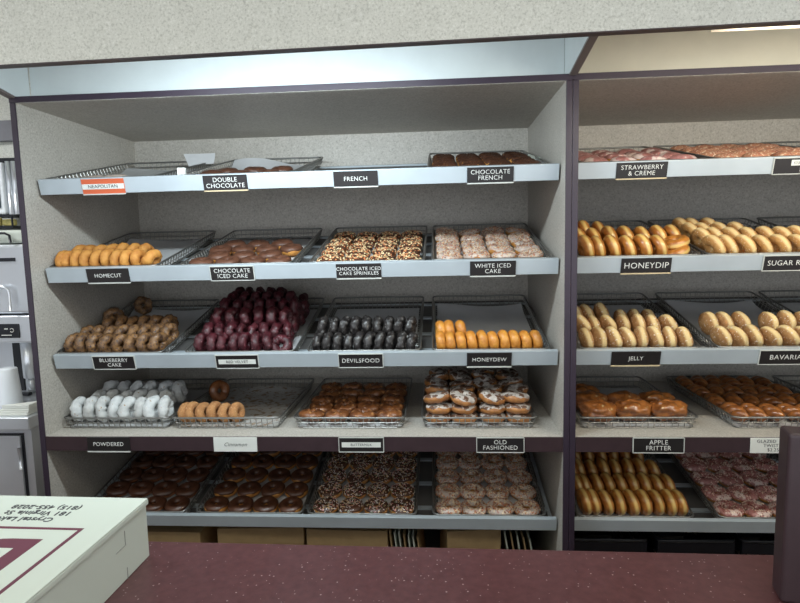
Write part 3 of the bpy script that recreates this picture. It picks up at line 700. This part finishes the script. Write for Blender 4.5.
TG = [
 (1, .271, .155, 'NEAPOLITAN', 'orange', 'orange and white NEAPOLITAN', .018),
 (1, .710, .156, 'DOUBLE\nCHOCOLATE', 'gold', 'black DOUBLE CHOCOLATE', .023),
 (1, 1.165, .152, 'FRENCH', 'grey', 'black FRENCH', .022),
 (1, 1.620, .155, 'CHOCOLATE\nFRENCH', 'grey', 'black CHOCOLATE FRENCH', .022),
 (1, 2.115, .164, 'STRAWBERRY\n& CREME', 'gold', 'black STRAWBERRY & CREME', .022),
 (1, 2.620, .180, 'STRAWBERRY\nCEREAL', 'sticker', 'black, white paper stripped, frame-edge', .013),
 (2, .264, .157, 'HOMECUT', 'grey', 'black HOMECUT', .021),
 (2, .718, .157, 'CHOCOLATE\nICED CAKE', 'frame', 'pale rimmed black CHOCOLATE ICED CAKE', .022),
 (2, 1.166, .157, 'CHOCOLATE ICED\nCAKE SPRINKLES', 'grey', 'black CHOCOLATE ICED CAKE SPRINKLES', .0185),
 (2, 1.627, .155, 'WHITE ICED\nCAKE', 'grey', 'black WHITE ICED CAKE', .022),
 (2, 2.136, .164, 'HONEYDIP', 'gold', 'black large-lettered HONEYDIP', .030),
 (2, 2.612, .200, 'SUGAR RAISED', 'frame', 'pale rimmed black SUGAR RAISED', .026),
 (3, .262, .158, 'BLUEBERRY\nCAKE', 'frame', 'pale rimmed black BLUEBERRY CAKE', .021),
 (3, .719, .156, 'RED VELVET', 'strip', 'black tag with white RED VELVET strip, the', .015),
 (3, 1.164, .158, 'DEVILSFOOD', 'strip_none', 'black bold DEVILSFOOD', .023),
 (3, 1.613, .154, 'HONEYDEW', 'grey', 'black HONEYDEW', .021),
 (3, 2.109, .164, 'JELLY', 'gold', 'black JELLY', .021),
 (3, 2.608, .190, 'BAVARIAN', 'frame', 'pale rimmed black BAVARIAN', .026),
 (4, .257, .158, 'POWDERED', 'grey', 'black POWDERED', .021),
 (4, .720, .156, 'Cinnamon', 'white', 'white script Cinnamon', .020),
 (4, 1.166, .156, 'BUTTERMILK', 'strip', 'black tag with white BUTTERMILK strip, the', .013),
 (4, 1.643, .160, 'OLD\nFASHIONED', 'frame', 'black OLD FASHIONED', .022),
 (4, 2.167, .166, 'APPLE\nFRITTER', 'frame', 'pale rimmed black APPLE FRITTER', .023),
 (4, 2.545, .165, 'GLAZED\n      TWIST\n         $2.25', 'white', 'white GLAZED TWIST price', .0165),
]
for row, xc, w, txt, style, what, size in TG:
    name_tag(row, xc, w, txt, 'gold_frame' if style == 'strip_none' else style, what, size, line=.92 if style != 'sticker' else 1.4, shear=.35 if txt == 'Cinnamon' else 0)

# loose paper bits on the top shelf
def sheet(name, pts, label, mat='paper', th=.0006, cat='paper'):
    mb = MB(); a, b, c, d = [Vector(p) for p in pts]; n = 8
    nrm = (b-a).cross(d-a).normalized()
    for s in (0, 1):
        for j in range(n+1):
            for i in range(n+1):
                u, v = i/n, j/n; p = (a*(1-u)+b*u)*(1-v)+(d*(1-u)+c*u)*v
                mb.v.append(p+nrm*(.006*sin(3*u+2*v)+th*s))
    q = (n+1)**2
    for j in range(n):
        for i in range(n):
            k = j*(n+1)+i; mb.f.append([k, k+1, k+n+2, k+n+1]); mb.m.append(0); mb.f.append([q+k, q+k+n+1, q+k+n+2, q+k+1]); mb.m.append(0)
    return tag(link(name, mb.mesh(name, MAT[mat], True)), label, cat)
sheet('paper_sheet', [(.372, .54, 1.945), (.479, .55, 1.955), (.482, .56, 2.004), (.350, .55, 1.998)], 'grey paper sheet curling up between neapolitan and double chocolate trays')
sheet('paper_scrap', [(1.775, .30, 1.882), (1.84, .30, 1.885), (1.835, .34, 1.915), (1.79, .34, 1.918)], 'crumpled white paper at right end of the cruller tray', 'card_white')
bev(tag(link('price_holder', MB().box(.527, .556, .085, .10, 1.829, 1.878).mesh('price_holder', MAT['tag_white'])), 'small white card holder left of the DOUBLE CHOCOLATE tray', 'card holder'), .003)

# ---------------------------------------------------------------- lower storage: flattened bakery boxes
def carton(x, y, z, w, d, h, rz, label, mat='cardboard'):
    t = tag(link('cardboard_box', None, None, T(x, y, z) @ RZ(rz)), label, 'box', 'boxes under the bottom shelf')
    bev(link('carton', MB().box(-w/2, w/2, -d/2, d/2, 0, h).mesh('carton', MAT[mat]), t), .003)
    link('flap', MB().box(-w/2, w/2, -d/2-.0025, -d/2-.0003, h-.06, h+.004).mesh('flap', MAT[mat]), t)
carton(.74, .27, .221, .33, .28, .30, 3, 'brown cardboard box below the second bottom tray, leftmost of the row')
carton(1.085, .27, .221, .31, .28, .295, -2, 'brown cardboard box below the chocolate sprinkle tray')
carton(1.545, .27, .221, .20, .28, .30, 6, 'brown cardboard box below the white sprinkle tray')
carton(.33, .27, .221, .36, .28, .28, 0, 'brown cardboard box behind the white bakery box')
for i in range(6):  # made-up crates: black bulk added to keep the space under the shelf dark
    cr = tag(link('filler_crate', None, None, T(W+.175+.305*i, .30, .221) @ RZ(random.uniform(-1.2, 1.2))), f'added black filler crate under the right case, {ORD[i]}', 'crate', 'added black filler crates under the right case')
    mb = MB().box(-.135, .135, -.18, .18, 0, .02)
    for k in range(4): mb.box(-.135, .135, -.18, -.172, .045+.062*k, .085+.062*k).box(-.135, .135, .172, .18, .045+.062*k, .085+.062*k).box(-.135, -.127, -.172, .172, .045+.062*k, .085+.062*k).box(.127, .135, -.172, .172, .045+.062*k, .085+.062*k)
    for sx in (-1, 1):
        for sy in (-1, 1): mb.box(sx*.1275-.0085, sx*.1275+.0085, sy*.1725-.0085, sy*.1725+.0085, 0, .28)
    link('crate_body', mb.mesh('crate_body', MAT['dark']), cr)
    link('crate_rim', MB().tube(rrect(-.137, .137, -.182, .182, .28, .02), .006, 6, True).mesh('crate_rim', MAT['dark'], True), cr)
for i in range(7):
    o = link('folded_bakery_box', MB().box(-.0025, .0025, -.14, .14, 0, .30-.004*i).mesh('folded_bakery_box', MAT['card_white' if i % 3 else 'cardboard']), None, T(1.275+.017*i, .27, .2215) @ RY(-6) )
    tag(o, f'{ORD[i]} of the flat-folded bakery boxes standing beside the brown carton', 'folded box', 'flat-folded bakery boxes')
for i in range(5):
    o = link('folded_bakery_box', MB().box(-.0025, .0025, -.14, .14, 0, .30-.006*i).mesh('folded_bakery_box', MAT['card_white' if i % 2 == 0 else 'cardboard']), None, T(1.72+.022*i, .27, .2215) @ RY(-9))
    tag(o, f'{ORD[i]} of the flat-folded bakery boxes leaning near the plum post', 'folded box', 'flat-folded bakery boxes near post')

# ---------------------------------------------------------------- front counter
CZ = .98
ct = tag(link('service_counter', None), 'maroon speckled service counter across the foreground', 'counter')
def cy(x): return -.784 - (x-.82)*.0145
pts = [(-.9, cy(-.9), CZ-.04), (-.9, -1.75, CZ-.04), (3.3, -1.75, CZ-.04), (3.3, cy(3.3), CZ-.04)]
bev(link('countertop', MB().prism(pts, (0, 0, .04)).mesh('countertop', MAT['worktop']), ct), .004, 3)
link('counter_body', MB().box(-.85, 3.25, -1.70, -.90, .0005, CZ-.0405).mesh('counter_body', MAT['plum_brown']), ct)
# upright end panel at right
up_ = tag(link('counter_upright', None, None, T(2.020, -.905, CZ+.0003) @ RZ(-14)), 'dark plum upright panel standing on the counter at right', 'counter panel')
bev(link('panel', MB().box(0, .40, -.05, 0, 0, .294).mesh('panel', MAT['plum_brown']), up_), .006, 3)

# bakery box with print, lid closed
BT = 1.10; bx0, bx1, by0, by1 = .345, .852, -1.24, -.838
bt = tag(link('bakery_box', None, None, T(bx1, by1, CZ+.0004) @ RZ(-1.3)), 'white printed bakery box on the counter at lower left', 'box')
bw, bd, bh = bx1-bx0, by1-by0, BT-CZ
tray_b = MB().box(-bw+.004, -.003, -bd+.004, -.003, 0, bh-.004); bev(link('box_body', tray_b.mesh('box_body', MAT['card_white']), bt), .0015)
lid = link('lid', MB().box(-bw, 0, -bd, 0, bh-.003, bh).box(-.0012, .0006, -bd, 0, bh-.012, bh-.003).mesh('lid', MAT['card_white']), bt); bev(lid, .001)
sl = MB(); 
sl.box(-.0028, -.0021, -.082, -.0805, .066, .094).box(-.0028, -.0021, -.082, -.0805, .0, .022).box(-.0028, -.0021, -.112, -.0825, .0655, .0665)
link('side_slots', sl.mesh('side_slots', plain('shadow_grey_slot', (.30, .31, .28), .8)), bt)
def top_local(x, y): return (x-bx1, y-by1)
# printed frame: corner at world (.780,-.936)
fx, fy = top_local(.801, -.961); wl = .0075
fr = MB().box(-bw+.05, fx, fy-wl, fy, bh, bh+.0003).box(fx-wl, fx, -bd+.03, fy-wl, bh, bh+.0003)
link('printed_frame', fr.mesh('printed_frame', MAT['maroon_ink']), lid)
# printed emblem: bold stroke turning into an arch
ax, ay = top_local(.752, -1.001)
lg = MB(); outer = [(ax, ay), (ax-.055, ay)]; inner = []
for k in range(9):
    q = R(90+90*k/8); outer.append((ax-.055+.085*cos(q), ay-.085+.085*sin(q)))
for k in range(9):
    q = R(180-90*k/8); inner.append((ax-.058+.052*cos(q), ay-.085+.052*sin(q)))
poly = outer+[(ax-.14, ay-.16), (ax-.11, ay-.16)]+inner+[(ax-.030, ay-.033), (ax-.030, ay-.16), (ax, ay-.16)]
# split into quads for clean faces: bar, bridge, arch
lg.box(ax-.030, ax, ay-.17, ay, bh, bh+.0003)
lg.box(ax-.056, ax-.030, ay-.030, ay, bh, bh+.0003)
for k in range(8):
    q0, q1 = R(90+90*k/8), R(90+90*(k+1)/8); cx_, cy_ = ax-.056, ay-.085
    lg.prism([(cx_+.085*cos(q0), cy_+.085*sin(q0), bh), (cx_+.085*cos(q1), cy_+.085*sin(q1), bh), (cx_+.055*cos(q1), cy_+.055*sin(q1), bh), (cx_+.055*cos(q0), cy_+.055*sin(q0), bh)], (0, 0, .0003))
link('printed_emblem', lg.mesh('printed_emblem', MAT['maroon_ink']), lid)
for txt, wx, wy, sz in (('(815) 455-2028', .672, -.885, .0225), ('181 Virginia St', .672, -.909, .0225), ('Crystal Lake, IL', .648, -.933, .0225)):
    lx, ly = top_local(wx, wy)
    me = text_mesh(txt, sz, MAT['letter_ink'], wt=.012); link('printed_text', me, lid, T(lx, ly, bh+.0004) @ RZ(180))

# ---------------------------------------------------------------- coffee station at far left
SC = .95
st = tag(link('steel_cabinet', None), 'stainless steel counter cabinet at far left behind the case stile', 'cabinet')
bev(link('steel_top', MB().box(-1.5, -.163, .155, .90, SC-.05, SC).mesh('steel_top', MAT['steel']), st), .004, 3)
link('cabinet_body', MB().box(-1.48, -.19, .20, .88, .0, SC-.0505).mesh('cabinet_body', MAT['steel']), st)
dr = bev(link('door', MB().box(-.95, -.232, .188, .1995, .10, SC-.085).mesh('door', MAT['steel']), st), .002)
link('hinge', MB().tube([(-.236, .186, .73), (-.236, .186, .82)], .007, 8).mesh('hinge', MAT['steel'], True), dr)
link('door_gap', MB().box(-.2318, -.222, .1955, .1998, .10, SC-.085).box(-.95, -.222, .1955, .1998, SC-.0845, SC-.076).mesh('door_gap', MAT['dark']), st)
# dispenser machine (lower body with spout column)
mc = tag(link('coffee_brewer', None, None, T(0, 0, SC+.0006)), 'stainless coffee brewer with dark control display on the steel counter', 'coffee brewer')
def mp(n, mb, mt, sm=False, par=mc): return link(n, mb.mesh(n, mt, sm), par)
bev(mp('upper_housing', MB().box(-.62, -.262, .36, .72, .385, .675), MAT['steel']), .012, 3)
bev(mp('control_housing', MB().box(-.62, -.256, .345, .72, .262, .378), MAT['steel']), .008, 3)
bev(mp('display', MB().box(-.56, -.312, .340, .3448, .285, .345), MAT['dark']), .002)
mp('display_marks', MB().tube([(-.343+.008*cos(R(a)), .3392, .318+.008*sin(R(a))) for a in range(-150, 151, 30)], .0014, 5).box(-.375, -.360, .3388, .3396, .322, .326).box(-.39, -.345, .3388, .3396, .296, .299), MAT['letter_white'])
mp('badge', MB().box(-.50, -.315, .3555, .3598, .605, .62), MAT['dark'])
mp('handle', MB().tube([(-.50, .355, .50), (-.36, .335, .50), (-.340, .335, .49), (-.335, .335, .47), (-.335, .335, .40)], .006, 8), MAT['steel'], True)
bev(mp('rear_column', MB().box(-.62, -.42, .50, .72, 0, .2615), MAT['steel']), .006)
mp('spout_column', MB().lathe([(.020, .095), (.026, .10), (.028, .2618)], -.338, .415, 20).lathe([(.012, .045), (.013, .094)], -.338, .415, 16), MAT['steel'], True)
bev(mp('drip_base', MB().box(-.62, -.40, .47, .4985, .0, .012), MAT['dark']), .002)
mp('dark_recess', MB().box(-.47, -.43, .492, .4995, .02, .2610), MAT['dark'])
# top cover with dark handle outline
bev(mp('lid', MB().box(-.62, -.268, .37, .72, .680, .735), MAT['card_white']), .014, 3)
mp('lid_handle', MB().tube([(-.46, .352, .722), (-.345, .352, .722), (-.325, .352, .712), (-.322, .352, .682)], .005, 8), MAT['dark'], True)
# cups
cp = tag(link('paper_cup_stack', MB().lathe([(.043, 0), (.044, .003), (.033, .155), (.031, .158)], -.372, .335, 28).mesh('paper_cup_stack', MAT['cup'], True), None, T(0, 0, SC+.0006)), 'upside-down white paper cup in front of the coffee brewer', 'cup')
cp.name = 'paper_cup'
tw = MB()
for i in range(4): tw.box(-.325+.006*i, -.185, .18+.004*i, .26, .0006+.006*i, .006*(i+1), 0, Matrix.Identity(4))
tw.prism([(-.30, .194, .0245), (-.186, .194, .0245), (-.186, .258, .0245)], (.0, .0, .016))
bev(tag(link('folded_towel', tw.mesh('folded_towel', MAT['towel']), None, T(0, 0, SC)), 'folded white towel on the corner of the steel counter', 'towel'), .004, 2)
# wall shelf with packets and upper machine
sh = tag(link('wall_shelf', None), 'narrow dark wall shelf above the coffee brewer', 'shelf')
link('shelf_board', MB().box(-1.1, -.46, .55, .9695, 1.700, 1.712).mesh('shelf_board', MAT['dark']), sh)
link('shelf_rail', MB().box(-1.1, -.46, .55, .556, 1.752, 1.760).box(-.466, -.46, .55, .556, 1.712, 1.752).mesh('shelf_rail', MAT['dark']), sh)
for i in range(4):
    o = bev(tag(link('snack_packet', MB().box(-.03, .03, -.01, .01, 0, .030+.004*(i % 3)).mesh('snack_packet', MAT['yellow']), None, T(-.70+.068*i, .58, 1.7125)), f'yellow packet on the dark wall shelf, {ORD[i]}', 'packet', 'packets on the wall shelf'), .006, 2)
um = tag(link('water_dispenser', None, None, T(0, 0, 1.765)), 'pale upright dispenser with dark window standing above the wall shelf', 'dispenser')
bev(link('casing', MB().box(-.80, -.525, .60, .90, 0, .235).mesh('casing', MAT['cup']), um), .010, 3)
bev(link('window', MB().box(-.76, -.545, .594, .5995, .03, .215).mesh('window', MAT['glassy']), um), .003)
for i in range(3):
    link('rail', MB().tube([(-.511+.028*i, .62, .0), (-.511+.028*i, .62, .24)], .0125, 10).mesh('rail', MAT['steel'], True), um)
link('foot', MB().box(-.80, -.44, .60, .64, -.0045, 0).mesh('foot', MAT['dark']), um)
